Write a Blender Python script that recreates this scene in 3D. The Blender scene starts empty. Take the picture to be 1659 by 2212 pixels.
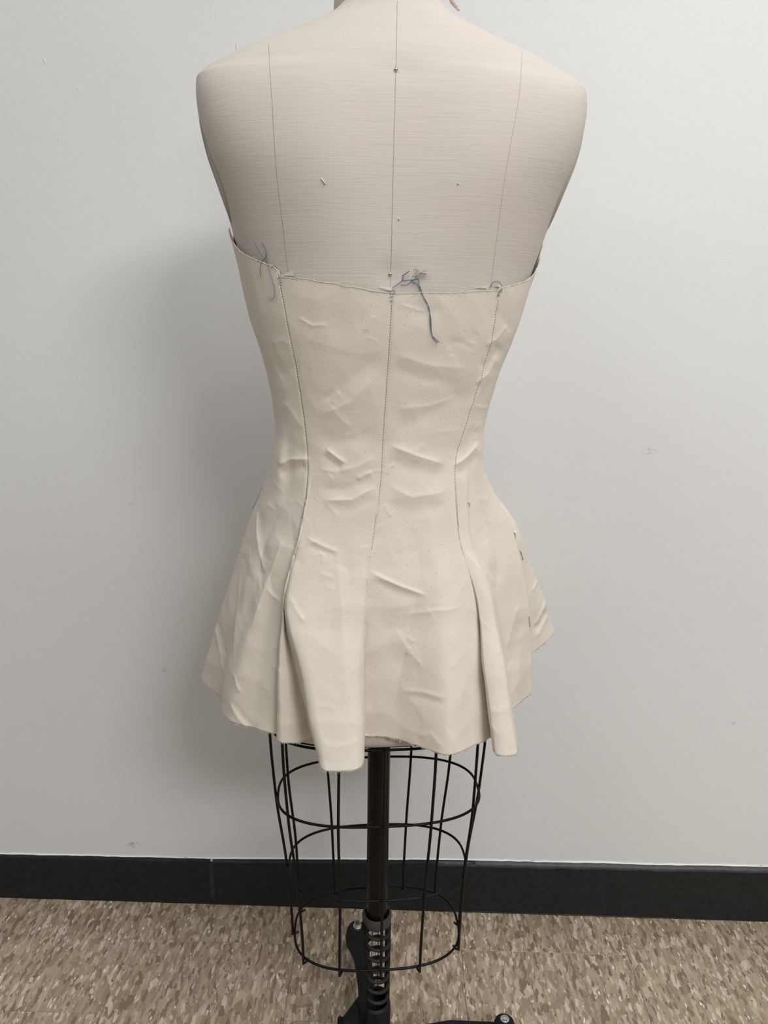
import bpy, bmesh, math, random
import numpy as np
from mathutils import Vector, Matrix
from mathutils.bvhtree import BVHTree
from mathutils import noise as mnoise

random.seed(7)
rng = np.random.default_rng(11)
scene = bpy.context.scene
COL = scene.collection

# ------------------------------------------------------------------ camera
FPX, W_PX, H_PX = 1600.0, 1659.0, 2212.0
PITCH, ROLL, YAW, CAM_H = 0.2637, -0.0145, 0.0220, 1.1311
cy, sy = math.cos(YAW), math.sin(YAW)
R0, F0, UP = np.array([cy, sy, 0.]), np.array([-sy, cy, 0.]), np.array([0., 0., 1.])
CF = F0 * math.cos(PITCH) - UP * math.sin(PITCH)
CD0 = -UP * math.cos(PITCH) - F0 * math.sin(PITCH)
CR = R0 * math.cos(ROLL) + CD0 * math.sin(ROLL)
CD = CD0 * math.cos(ROLL) - R0 * math.sin(ROLL)
CAM = np.array([0., 0., CAM_H])
cam_data = bpy.data.cameras.new('camera')
cam_data.sensor_fit = 'VERTICAL'
cam_data.sensor_height = 36.0
cam_data.lens = FPX / H_PX * 36.0
cam_data.clip_start = 0.02
cam = bpy.data.objects.new('camera', cam_data)
COL.objects.link(cam)
cam.matrix_world = Matrix(((CR[0], -CD[0], -CF[0], CAM[0]), (CR[1], -CD[1], -CF[1], CAM[1]),
                           (CR[2], -CD[2], -CF[2], CAM[2]), (0, 0, 0, 1)))
scene.camera = cam

# ------------------------------------------------------------------ world, lights, exposure
world = bpy.data.worlds.new('room_ambient')
scene.world = world
world.use_nodes = True
world.node_tree.nodes['Background'].inputs[0].default_value = (0.93, 0.97, 1.0, 1)
world.node_tree.nodes['Background'].inputs[1].default_value = 0.17


def area(name, loc, target, sx, sy_, power, col):
    d = bpy.data.lights.new(name, 'AREA')
    d.shape = 'RECTANGLE'
    d.size, d.size_y, d.energy, d.color = sx, sy_, power, col
    o = bpy.data.objects.new(name, d)
    COL.objects.link(o)
    o.location = loc
    o.rotation_euler = (Vector(target) - Vector(loc)).to_track_quat('-Z', 'Y').to_euler()
    return o


# overhead fluorescent key light, then two added fill lights
area('key_fill_light', (0.75, 0.12, 2.65), (0.75, 0.12, 0), 1.2, 0.6, 24, (1.0, 0.993, 0.975))
area('key_fill_light', (-1.1, -0.1, 2.65), (-1.1, -0.1, 0), 1.2, 0.6, 13, (1.0, 0.993, 0.975))  # added fill light on the left, at ceiling height
area('key_fill_light', (1.35, -1.6, 2.65), (1.35, -1.6, 0), 1.2, 0.6, 88, (1.0, 0.993, 0.975))  # added front fill, out of view behind the camera
scene.view_settings.view_transform = 'Standard'
scene.view_settings.look = 'None'
scene.view_settings.gamma = 1.0
scene.view_settings.use_curve_mapping = False
scene.view_settings.exposure = 0.0


# ------------------------------------------------------------------ helpers
def ray(px, py):
    d = CR * (px - (W_PX / 2)) / FPX + CD * (py - (H_PX / 2)) / FPX + CF
    return d


def at(px, py, Y=None, Z=None):
    """world point seen at a pixel, at depth Y or height Z"""
    d = ray(px, py)
    t = Y / d[1] if Y is not None else (Z - CAM_H) / d[2]
    return CAM + d * t


def link(o, parent=None):
    COL.objects.link(o)
    if parent is not None:
        o.parent = parent
        o.matrix_parent_inverse = Matrix.Translation(-Vector(parent.location)) if parent.parent is None else Matrix.Identity(4)
    return o


def tag(o, label=None, cat=None, group=None, kind=None):
    for k, v in (('label', label), ('category', cat), ('group', group), ('kind', kind)):
        if v:
            o[k] = v
    return o


def mesh_obj(name, verts, faces, mat, parent=None, smooth=True):
    me = bpy.data.meshes.new(name)
    me.from_pydata([tuple(map(float, v)) for v in verts], [], faces)
    me.update()
    if smooth:
        me.polygons.foreach_set('use_smooth', [True] * len(me.polygons))
    if mat:
        me.materials.append(mat)
    o = bpy.data.objects.new(name, me)
    return link(o, parent)


def bm_obj(name, bm, mat, parent=None, smooth=True):
    bmesh.ops.recalc_face_normals(bm, faces=bm.faces[:])
    me = bpy.data.meshes.new(name)
    bm.to_mesh(me)
    bm.free()
    if smooth:
        me.polygons.foreach_set('use_smooth', [True] * len(me.polygons))
        me.set_sharp_from_angle(angle=math.radians(40))
    me.materials.append(mat)
    o = bpy.data.objects.new(name, me)
    return link(o, parent)


def empty(name, loc):
    o = bpy.data.objects.new(name, None)
    COL.objects.link(o)
    o.location = loc
    o.empty_display_size = 0.05
    return o


def tube_data(pts, rad, seg=8, closed=False, caps=True):
    pts = [Vector(p) for p in pts]
    n = len(pts)
    rads = rad if hasattr(rad, '__len__') else [rad] * n
    V, Fc = [], []
    prev = None
    for i, p in enumerate(pts):
        if closed:
            t = pts[(i + 1) % n] - pts[i - 1]
        else:
            t = pts[min(i + 1, n - 1)] - pts[max(i - 1, 0)]
        t.normalize()
        if prev is None:
            a = Vector((0, 0, 1)) if abs(t.z) < .9 else Vector((1, 0, 0))
            u = t.cross(a).normalized()
        else:
            u = (prev - t * prev.dot(t)).normalized()
        prev = u
        w = t.cross(u)
        for k in range(seg):
            an = 2 * math.pi * k / seg
            V.append(p + (u * math.cos(an) + w * math.sin(an)) * rads[i])
    m = n if closed else n - 1
    for i in range(m):
        for k in range(seg):
            a, b = i * seg + k, i * seg + (k + 1) % seg
            c, d = ((i + 1) % n) * seg + (k + 1) % seg, ((i + 1) % n) * seg + k
            Fc.append((a, b, c, d))
    if caps and not closed:
        Fc.append(tuple(range(seg - 1, -1, -1)))
        Fc.append(tuple((n - 1) * seg + k for k in range(seg)))
    return V, Fc


def tube(name, pts, rad, mat, parent=None, seg=8, closed=False):
    V, Fc = tube_data(pts, rad, seg, closed)
    return mesh_obj(name, V, Fc, mat, parent)


def lathe_bm(prof, cx, cyy, seg=32, bm=None):
    """prof: list of (radius, z), open polyline revolved about a vertical axis"""
    bm = bm or bmesh.new()
    rings = []
    for r, z in prof:
        rings.append([bm.verts.new((cx + r * math.cos(2 * math.pi * k / seg), cyy + r * math.sin(2 * math.pi * k / seg), z)) for k in range(seg)])
    for a, b in zip(rings, rings[1:]):
        for k in range(seg):
            bm.faces.new((a[k], a[(k + 1) % seg], b[(k + 1) % seg], b[k]))
    if prof[0][0] > 1e-6:
        bm.faces.new(rings[0][::-1])
    if prof[-1][0] > 1e-6:
        bm.faces.new(rings[-1])
    return bm


def pchip(xk, yk, x):
    """monotone cubic through knots; yk (n, ...) -> (len(x), ...)"""
    xk = np.asarray(xk, float); yk = np.asarray(yk, float); x = np.asarray(x, float)
    sh = yk.shape[1:]
    y2 = yk.reshape(len(xk), -1)
    h = np.diff(xk)[:, None]
    d = np.diff(y2, axis=0) / h
    m = np.zeros_like(y2)
    if len(xk) > 2:
        w1 = 2 * h[1:] + h[:-1]; w2 = h[1:] + 2 * h[:-1]
        ok = d[:-1] * d[1:] > 0
        den = np.where(ok, w1 / np.where(ok, d[:-1], 1) + w2 / np.where(ok, d[1:], 1), 1)
        m[1:-1] = np.where(ok, (w1 + w2) / den, 0)
    m[0], m[-1] = d[0], d[-1]
    i = np.clip(np.searchsorted(xk, x, side='right') - 1, 0, len(xk) - 2)
    hh = (xk[i + 1] - xk[i])[:, None]
    t = (x - xk[i])[:, None] / hh
    r = ((1 + 2 * t) * (1 - t) ** 2 * y2[i] + t * (1 - t) ** 2 * hh * m[i] + t * t * (3 - 2 * t) * y2[i + 1] + t * t * (t - 1) * hh * m[i + 1])
    return r.reshape((len(x),) + sh)


# ------------------------------------------------------------------ materials
def new_mat(name):
    m = bpy.data.materials.new(name)
    m.use_nodes = True
    nt = m.node_tree
    return m, nt, nt.nodes['Principled BSDF']


class NB:
    """small node-building helper"""
    def __init__(self, nt):
        self.nt = nt

    def n(self, t, **kw):
        nd = self.nt.nodes.new(t)
        for k, v in kw.items():
            if k.startswith('i_'):
                key = k[2:]
                nd.inputs[int(key) if key.isdigit() else key.replace('_', ' ')].default_value = v
            else:
                setattr(nd, k, v)
        return nd

    def l(self, a, b):
        self.nt.links.new(a, b)

    def mapping(self, src, scale=(1, 1, 1), rot=(0, 0, 0)):
        mp = self.n('ShaderNodeMapping')
        mp.inputs['Scale'].default_value = scale
        mp.inputs['Rotation'].default_value = rot
        self.l(src, mp.inputs['Vector'])
        return mp.outputs[0]

    def noise(self, vec, scale, detail=3, rough=.5, dist=0.):
        nd = self.n('ShaderNodeTexNoise')
        nd.inputs['Scale'].default_value = scale
        nd.inputs['Detail'].default_value = detail
        nd.inputs['Roughness'].default_value = rough
        nd.inputs['Distortion'].default_value = dist
        self.l(vec, nd.inputs['Vector'])
        return nd.outputs[0]

    def ramp(self, fac, stops, interp='LINEAR'):
        r = self.n('ShaderNodeValToRGB')
        r.color_ramp.interpolation = interp
        e = r.color_ramp.elements
        while len(e) < len(stops):
            e.new(0.5)
        for el, (p, c) in zip(e, stops):
            el.position = p
            el.color = c if len(c) == 4 else (*c, 1)
        self.l(fac, r.inputs[0])
        return r.outputs[0]

    def mix(self, fac, a, b, mode='MIX'):
        m = self.n('ShaderNodeMix', data_type='RGBA', blend_type=mode)
        for sock, v in ((m.inputs[0], fac), (m.inputs[6], a), (m.inputs[7], b)):
            if isinstance(v, (int, float)):
                sock.default_value = v
            elif isinstance(v, tuple):
                sock.default_value = v if len(v) == 4 else (*v, 1)
            else:
                self.l(v, sock)
        return m.outputs[2]

    def math(self, op, a, b=0.):
        m = self.n('ShaderNodeMath', operation=op)
        for i, v in enumerate((a, b)):
            if isinstance(v, (int, float)):
                m.inputs[i].default_value = v
            else:
                self.l(v, m.inputs[i])
        return m.outputs[0]

    def bump(self, height, strength, dist, normal=None):
        b = self.n('ShaderNodeBump')
        b.inputs['Strength'].default_value = strength
        b.inputs['Distance'].default_value = dist
        self.l(height, b.inputs['Height'])
        if normal is not None:
            self.l(normal, b.inputs['Normal'])
        return b.outputs[0]


def plain_mat(name, col, rough, metal=0., noise_amt=0., bump=0.):
    m, nt, p = new_mat(name)
    nb = NB(nt)
    g = nb.n('ShaderNodeNewGeometry').outputs['Position']
    f = nb.noise(g, 90, 4)
    dark = tuple(c * (1 - noise_amt) for c in col)
    nb.l(nb.ramp(f, [(.3, dark), (.7, col)]), p.inputs['Base Color'])
    p.inputs['Roughness'].default_value = rough
    p.inputs['Metallic'].default_value = metal
    if sum(col) < .1:
        p.inputs['Specular IOR Level'].default_value = .18
    if bump:
        nb.l(nb.bump(nb.noise(g, 260, 4), .5, bump), p.inputs['Normal'])
    return m


def wall_material():
    m, nt, p = new_mat('wall_paint')
    nb = NB(nt)
    g = nb.n('ShaderNodeNewGeometry').outputs['Position']
    mott = nb.noise(g, 2.2, 3)
    col = nb.ramp(mott, [(.3, (.755, .758, .752)), (.7, (.785, .788, .782))])
    # scuffs: small smudges of their own shape
    for (x, z, rx, rz, c, amt) in SCUFFS:
        sub = nb.n('ShaderNodeVectorMath', operation='SUBTRACT')
        nb.l(g, sub.inputs[0]); sub.inputs[1].default_value = (x, WALL_Y, z)
        sc = nb.n('ShaderNodeVectorMath', operation='MULTIPLY')
        nb.l(sub.outputs[0], sc.inputs[0]); sc.inputs[1].default_value = (1 / rx, 0, 1 / rz)
        ln = nb.n('ShaderNodeVectorMath', operation='LENGTH')
        nb.l(sc.outputs[0], ln.inputs[0])
        fall = nb.math('SUBTRACT', 1.0, ln.outputs['Value'])
        nz = nb.ramp(nb.noise(g, 130, 4, .6), [(.42, (0, 0, 0)), (.62, (1, 1, 1))])
        mk = nb.math('MULTIPLY', nb.math('MAXIMUM', fall, 0.0), amt)
        mk = nb.math('MULTIPLY', mk, nz)
        cl = nb.n('ShaderNodeClamp'); nb.l(mk, cl.inputs[0])
        col = nb.mix(cl.outputs[0], col, c)
    nb.l(col, p.inputs['Base Color'])
    p.inputs['Roughness'].default_value = .55
    h = nb.noise(g, 520, 3, .6)
    h2 = nb.noise(g, 46, 3, .5)
    b = nb.bump(h, .25, .0006)
    b = nb.bump(h2, .30, .0012, b)
    nb.l(b, p.inputs['Normal'])
    return m


def floor_material():
    m, nt, p = new_mat('vinyl_composition_tile')
    nb = NB(nt)
    g = nb.n('ShaderNodeNewGeometry').outputs['Position']
    oi = nb.n('ShaderNodeObjectInfo')
    off = nb.n('ShaderNodeVectorMath', operation='SCALE')
    comb = nb.n('ShaderNodeCombineXYZ')
    nb.l(oi.outputs['Random'], comb.inputs[0]); nb.l(oi.outputs['Random'], comb.inputs[1])
    nb.l(comb.outputs[0], off.inputs[0]); off.inputs['Scale'].default_value = 7.3
    add = nb.n('ShaderNodeVectorMath', operation='ADD')
    nb.l(g, add.inputs[0]); nb.l(off.outputs[0], add.inputs[1])
    # ragged edges
    wn = nb.n('ShaderNodeTexNoise'); wn.inputs['Scale'].default_value = 95; wn.inputs['Detail'].default_value = 2
    nb.l(add.outputs[0], wn.inputs['Vector'])
    ws = nb.n('ShaderNodeVectorMath', operation='SCALE'); nb.l(wn.outputs['Color'], ws.inputs[0]); ws.inputs['Scale'].default_value = .0065
    ad2 = nb.n('ShaderNodeVectorMath', operation='ADD'); nb.l(add.outputs[0], ad2.inputs[0]); nb.l(ws.outputs[0], ad2.inputs[1])
    v = nb.mapping(ad2.outputs[0], (1, .29, 1), (0, 0, math.radians(5)))

    def cells(scale):
        vo = nb.n('ShaderNodeTexVoronoi'); vo.inputs['Scale'].default_value = scale
        vo.inputs['Randomness'].default_value = 1.0
        nb.l(v, vo.inputs['Vector'])
        sep = nb.n('ShaderNodeSeparateColor'); nb.l(vo.outputs['Color'], sep.inputs[0])
        return sep.outputs, vo.outputs['Distance']
    c1, d1 = cells(205)
    c2, d2 = cells(270)
    base = nb.ramp(c1[0], [(0, (.20, .142, .09)), (.13, (.275, .208, .142)), (.34, (.325, .255, .18)), (.6, (.375, .30, .218)),
                           (.8, (.44, .36, .27)), (.93, (.54, .46, .365))], 'CONSTANT')
    light = nb.ramp(c2[1], [(0, (.46, .39, .30)), (.5, (.62, .55, .46)), (.85, (.78, .73, .66))], 'CONSTANT')
    lm = nb.ramp(c2[0], [(0, (0, 0, 0)), (.80, (1, 1, 1))], 'CONSTANT')
    lm2 = nb.ramp(d2, [(.30, (1, 1, 1)), (.42, (0, 0, 0))])
    col = nb.mix(nb.math('MULTIPLY', lm, lm2), base, light)
    dm = nb.ramp(c2[2], [(0, (1, 1, 1)), (.11, (0, 0, 0))], 'CONSTANT')
    dm2 = nb.ramp(d2, [(.2, (1, 1, 1)), (.34, (0, 0, 0))])
    col = nb.mix(nb.math('MULTIPLY', dm, dm2), col, (.13, .09, .058))
    soil = nb.ramp(nb.noise(g, 5, 4), [(.3, (1.0, .99, .98)), (.7, (1.12, 1.11, 1.10))])
    col = nb.mix(1.0, col, soil, 'MULTIPLY')
    nb.l(col, p.inputs['Base Color'])
    p.inputs['Roughness'].default_value = .42
    nb.l(nb.bump(nb.noise(g, 160, 3), .15, .0006), p.inputs['Normal'])
    return m


def cloth_material(name, kind):
    m, nt, p = new_mat(name)
    nb = NB(nt)
    g = nb.n('ShaderNodeNewGeometry').outputs['Position']
    if kind == 'muslin':
        big = nb.noise(g, 9, 3, .5)
        col = nb.ramp(big, [(.3, (.675, .613, .53)), (.5, (.70, .642, .565)), (.72, (.715, .658, .575))])
        pk = nb.ramp(nb.noise(g, 14, 2), [(.45, (0, 0, 0)), (.72, (.45, .45, .45))])
        col = nb.mix(pk, col, (.675, .60, .535))
        # seed flecks of unbleached cotton
        vo = nb.n('ShaderNodeTexVoronoi'); vo.inputs['Scale'].default_value = 330
        nb.l(nb.mapping(g, (1, 1, .62)), vo.inputs['Vector'])
        sep = nb.n('ShaderNodeSeparateColor'); nb.l(vo.outputs['Color'], sep.inputs[0])
        a = nb.ramp(vo.outputs['Distance'], [(.05, (1, 1, 1)), (.155, (0, 0, 0))])
        b = nb.ramp(sep.outputs[0], [(0, (1, 1, 1)), (.30, (0, 0, 0))], 'CONSTANT')
        col = nb.mix(nb.math('MULTIPLY', nb.math('MULTIPLY', a, b), .8), col, (.17, .115, .075))
        wx, wz = nb.noise(nb.mapping(g, (1500, 900, 420)), 1, 2), nb.noise(nb.mapping(g, (420, 420, 1500)), 1, 2)
        h = nb.math('ADD', wx, wz)
        nrm = nb.bump(nb.noise(g, 30, 3, .5), .18, .0030)
        nrm = nb.bump(h, .30, .0005, nrm)
        p.inputs['Roughness'].default_value = .9
    else:
        big = nb.noise(g, 7, 3, .5)
        col = nb.ramp(big, [(.3, (.575, .53, .475)), (.5, (.59, .545, .49)), (.72, (.605, .545, .50))])
        pk = nb.ramp(nb.noise(g, 11, 2), [(.48, (0, 0, 0)), (.75, (.5, .5, .5))])
        col = nb.mix(pk, col, (.595, .525, .485))
        slub = nb.noise(nb.mapping(g, (26, 26, 760)), 1, 3, .6)
        thr = nb.ramp(slub, [(.25, (.945, .945, .945)), (.5, (1, 1, 1)), (.8, (1.03, 1.03, 1.025))])
        col = nb.mix(1.0, col, thr, 'MULTIPLY')
        warp = nb.noise(nb.mapping(g, (820, 300, 34)), 1, 2)
        h = nb.math('ADD', nb.math('MULTIPLY', slub, 1.4), warp)
        nrm = nb.bump(h, .34, .0005)
        p.inputs['Roughness'].default_value = .85
    nb.l(col, p.inputs['Base Color'])
    nb.l(nrm, p.inputs['Normal'])
    p.inputs['Specular IOR Level'].default_value = .25
    return m


WALL_Y = 1.2105
SCUFFS = []
for (px, py, rx, rz, c, a) in [(1400, 975, .018, .007, (.42, .42, .41), 1.0), (290, 1825, .016, .008, (.36, .36, .37), 1.6), (355, 1450, .006, .02, (.5, .5, .48), .8),
                               (1580, 1562, .012, .004, (.42, .42, .42), .9), (280, 1088, .012, .005, (.55, .55, .53), .8), (480, 720, .006, .02, (.82, .82, .81), .8)]:
    q = at(px, py, WALL_Y)
    SCUFFS.append((q[0], q[2], rx, rz, c, a))

M_WALL = wall_material()
M_WHITE = plain_mat('chipped_white_paint', (.81, .81, .80), .5, 0, .06)
M_BASE = plain_mat('black_vinyl', (.024, .0235, .0235), .40, 0, .35, .0012)
M_LIP = plain_mat('highlight_vinyl_lip', (.060, .060, .064), .5, 0, .4, .0015)  # paler vinyl, highlight of the top bevel put into the colour
M_GLOSS = plain_mat('glossy_black_adhesive', (.012, .012, .012), .2, 0, .3, .001)
M_BASE_WORN = plain_mat('worn_vinyl_residue', (.034, .034, .037), .6, 0, .6, .002)
M_FLOOR = floor_material()
M_SUB = plain_mat('floor_adhesive', (.06, .045, .03), .8, 0, .3)
M_CANVAS = cloth_material('form_linen_canvas', 'canvas')
M_PLATE = plain_mat('arm_plate_canvas', (.36, .33, .295), .85, 0, .1)
M_MUSLIN = cloth_material('unbleached_muslin', 'muslin')
M_WIRE = plain_mat('black_enamel_wire', (.003, .003, .0038), .42, 0, .2)
M_POLE = plain_mat('black_enamel_pole', (.004, .004, .0042), .30, 0, .2)
M_IRON = plain_mat('black_cast_iron', (.010, .010, .0115), .5, 0, .4, .001)
M_SPRING = plain_mat('dark_steel_spring', (.030, .027, .027), .5, .2, .3)
M_COLLAR = plain_mat('worn_grey_collar', (.060, .058, .060), .5, .2, .3)
M_STEEL = plain_mat('nickel_steel', (.62, .62, .60), .25, 1.0, .1)
M_PEARL = plain_mat('pearl_pin_head', (.82, .80, .76), .25, 0, .05)
M_SEAM = plain_mat('seam_dark_thread', (.31, .27, .235), .9, 0, .3)  # dark thread colour for seams and lint
M_SEAM_LIGHT = plain_mat('seam_thread_pale', (.40, .355, .31), .9, 0, .2)
M_STITCH = plain_mat('dark_blue_stitch_thread', (.075, .085, .115), .8, 0, .3)
M_THREAD = plain_mat('blue_sewing_thread', (.10, .18, .29), .7, 0, .2)
M_THREAD_DARK = plain_mat('navy_sewing_thread', (.035, .055, .09), .7, 0, .2)
M_FRAY = plain_mat('frayed_cotton_fibre', (.74, .69, .60), .9, 0, .1)
M_PINK = plain_mat('pink_tape', (.74, .60, .555), .8, 0, .2)

# ------------------------------------------------------------------ setting: wall
wall = mesh_obj('wall_back', [(-2.6, WALL_Y, 0), (2.6, WALL_Y, 0), (2.6, WALL_Y, 2.7), (-2.6, WALL_Y, 2.7),
                              (-2.6, WALL_Y + .12, 0), (2.6, WALL_Y + .12, 0), (2.6, WALL_Y + .12, 2.7), (-2.6, WALL_Y + .12, 2.7)],
                [(0, 1, 2, 3), (5, 4, 7, 6), (4, 0, 3, 7), (1, 5, 6, 2), (3, 2, 6, 7), (4, 5, 1, 0)], M_WALL, smooth=False)
tag(wall, 'plain off-white painted wall with small scuffs', 'wall', kind='structure')
# lifted paint slivers
for (px, py, ln, an) in [(511, 100, .017, 96), (168, 190, .010, 100), (97, 132, .010, 105), (126, 300, .006, 80), (470, 1640, .006, 60)]:
    q = at(px, py, WALL_Y)
    bm = bmesh.new()
    a = math.radians(an)
    n = 9
    rows = []
    for i in range(n):
        t = i / (n - 1) * 2 - 1
        w = .0011 * (1 - t * t) ** .6 + .0001
        c = Vector((q[0] + math.cos(a) * t * ln / 2, 0, q[2] + math.sin(a) * t * ln / 2))
        nx, nz = -math.sin(a), math.cos(a)
        rows.append([bm.verts.new((c.x + nx * w * s, WALL_Y + .0003 - .0016 * h * (1 - t * t), c.z + nz * w * s)) for s, h in ((-1, 0), (0, 1.0), (1, .15))])
    for r1, r2 in zip(rows, rows[1:]):
        for k in range(2):
            bm.faces.new((r1[k], r1[k + 1], r2[k + 1], r2[k]))
    bm_obj('paint_chip', bm, M_WHITE, wall)

# ------------------------------------------------------------------ setting: baseboard
BB_X = [-2.0, -.7675, -.3398, .1349, .5321, .7145, 2.0]
BB_Z = [.093, .0949, .0995, .1135, .1165, .1190, .124]
BB_FRONT = 1.2004


def bb_top(x):
    return float(np.interp(x, BB_X, BB_Z)) + .0013 * mnoise.noise((x * 9, 0, 3)) + .0006 * mnoise.noise((x * 60, 2, 1))


base = empty('baseboard_back', (0, 1.2035, 0))
tag(base, 'black vinyl baseboard strips running along the wall foot', 'baseboard', kind='structure')


def strip(x0, x1, lip):
    n = max(8, int((x1 - x0) / .012))
    V, Fc = [], []
    for i in range(n + 1):
        x = x0 + (x1 - x0) * i / n
        zt = bb_top(x)
        wv = .0005 * mnoise.noise((x * 14, 5, 0))
        fr = 1.2022 + wv
        lp = lip * (1 + .35 * mnoise.noise((x * 22, 7, 2)))
        for y, z in ((WALL_Y + .0005, zt), (WALL_Y - .0022, zt - .0006), (fr + .0004, zt - lp), (fr, zt - lp - .002), (fr, .055), (fr, .014), (BB_FRONT - .0006 + wv, .006), (BB_FRONT - .0016 + wv, .0), (WALL_Y + .0005, 0.0)):
            V.append((x, y, z))
    k = 9
    for i in range(n):
        for j in range(k):
            Fc.append((i * k + j, (i + 1) * k + j, (i + 1) * k + (j + 1) % k, i * k + (j + 1) % k))
    Fc.append(tuple(range(k))); Fc.append(tuple(n * k + j for j in range(k - 1, -1, -1)))
    o = mesh_obj('baseboard_strip', V, Fc, M_BASE, base)
    o.data.set_sharp_from_angle(angle=math.radians(25))
    return o


def highlight_lip(x0, x1):  # strip along the top bevel, its highlight painted as lighter grey
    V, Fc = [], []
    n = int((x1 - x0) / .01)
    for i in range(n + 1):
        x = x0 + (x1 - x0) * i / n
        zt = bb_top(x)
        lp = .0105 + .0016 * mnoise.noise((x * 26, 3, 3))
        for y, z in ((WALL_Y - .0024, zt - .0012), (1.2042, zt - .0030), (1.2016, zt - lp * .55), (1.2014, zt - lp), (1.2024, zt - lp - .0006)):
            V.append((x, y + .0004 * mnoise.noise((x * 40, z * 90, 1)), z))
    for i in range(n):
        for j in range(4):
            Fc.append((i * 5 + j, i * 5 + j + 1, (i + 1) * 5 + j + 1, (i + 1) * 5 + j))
    tag(mesh_obj('highlight_lip', V, Fc, M_LIP, base), 'greyish top lip of the baseboard with its highlight painted in')


highlight_lip(.085, 1.7)
tube('adhesive_bead', [(-1.7 + i * .02, 1.1993 + .0006 * mnoise.noise((i * .37, 0, 0)), .0012 + .0006 * mnoise.noise((i * .6, 4, 0))) for i in range(171)],
     [.0014 + .0007 * mnoise.noise((i * .8, 9, 0)) for i in range(171)], M_GLOSS, base, 6)
JX = at(458, 1900, 1.2022)[0]
strip(-1.7, JX - .0035, .0035)
strip(JX + .0035, .16, .0045)
strip(.16, 1.7, .011)
# residue filling the joint
bm = bmesh.new()
for i in range(14):
    z = .004 + i * .0065
    w = .0042 + .0012 * mnoise.noise((i * 1.7, 0, 0)) + (.009 if i < 2 else 0)
    bmesh.ops.create_cube(bm, size=1, matrix=Matrix.Translation((JX + .0012 * mnoise.noise((i * .9, 3, 0)), 1.2043, z)) @ Matrix.Rotation(random.uniform(-.25, .25), 4, 'Y') @ Matrix.Diagonal((2 * w, .0040 + .0014 * random.random(), .0085, 1)))
bm_obj('joint_filler', bm, M_BASE_WORN, base)
# ragged bead of wall paint over the top edge of the vinyl
V, Fc = [], []
n = 420
for i in range(n + 1):
    x = -1.7 + 3.4 * i / n
    zt = bb_top(x)
    h = .0010 + .0026 * max(-.35, mnoise.noise((x * 9, 11, 0))) + .0014 * mnoise.noise((x * 80, 1, 9))
    low = -.0004 - .0016 * max(0, mnoise.noise((x * 30, 4, 4)))
    for y, z in ((WALL_Y - .0002, zt + h), (WALL_Y - .0018, zt + h * .6), (WALL_Y - .0028, zt + low)):
        V.append((x, y, z))
for i in range(n):
    for j in range(2):
        Fc.append((i * 3 + j, i * 3 + j + 1, (i + 1) * 3 + j + 1, (i + 1) * 3 + j))
mesh_obj('paint_bead', V, Fc, M_WHITE, wall)

# ------------------------------------------------------------------ setting: floor of staggered tiles
T = .3048
TX0, TYA = -.4799, 1.1102
floor = mesh_obj('floor', [(-2.6, -2.6, -.004), (2.6, -2.6, -.004), (2.6, 1.25, -.004), (-2.6, 1.25, -.004),
                           (-2.6, -2.6, -.08), (2.6, -2.6, -.08), (2.6, 1.25, -.08), (-2.6, 1.25, -.08)],
                 [(0, 1, 2, 3), (7, 6, 5, 4), (0, 4, 5, 1), (1, 5, 6, 2), (2, 6, 7, 3), (3, 7, 4, 0)], M_SUB, smooth=False)
tag(floor, 'tan speckled vinyl tile floor', 'floor', kind='structure')
tile_mesh = {}


def tile_me(y_len):
    key = round(y_len, 4)
    if key not in tile_mesh:
        bm = bmesh.new()
        bmesh.ops.create_cube(bm, size=1, matrix=Matrix.Translation((T / 2, y_len / 2, -.002)) @ Matrix.Diagonal((T - .0004, y_len - .0004, .004, 1)))
        top = [e for e in bm.edges if all(v.co.z > -.001 for v in e.verts)]
        bmesh.ops.bevel(bm, geom=top, offset=.0004, segments=1, affect='EDGES')
        me = bpy.data.meshes.new('tile')
        bm.to_mesh(me); bm.free()
        me.materials.append(M_FLOOR)
        tile_mesh[key] = me
    return tile_mesh[key]


for k in range(-5, 8):
    y_edge = TYA - (T / 2 if k % 2 else 0)
    ys = [y_edge + j * T for j in range(-8, 2)]
    for y0 in ys:
        y1 = min(y0 + T, 1.208)
        if y1 - y0 < .01:
            continue
        o = bpy.data.objects.new('tile', tile_me(y1 - y0))
        o.location = (TX0 + k * T, y0, 0)
        link(o, floor)

# ------------------------------------------------------------------ dress form torso
AX, AY, RZ = -.021, .880, math.radians(5.7)
CRZ, SRZ = math.cos(RZ), math.sin(RZ)
form = empty('dress_form', (AX, AY, 0))
tag(form, 'canvas dress form on a black pole stand with a wire cage skirt', 'dress form')


def to_world(x, y, z):
    return np.stack([AX + CRZ * x - SRZ * y, AY + SRZ * x + CRZ * y, z * np.ones_like(x)], -1)


def to_local(P):
    d = np.asarray(P, float) - np.array([AX, AY, 0])
    return np.stack([CRZ * d[..., 0] + SRZ * d[..., 1], -SRZ * d[..., 0] + CRZ * d[..., 1], d[..., 2]], -1)


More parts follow.
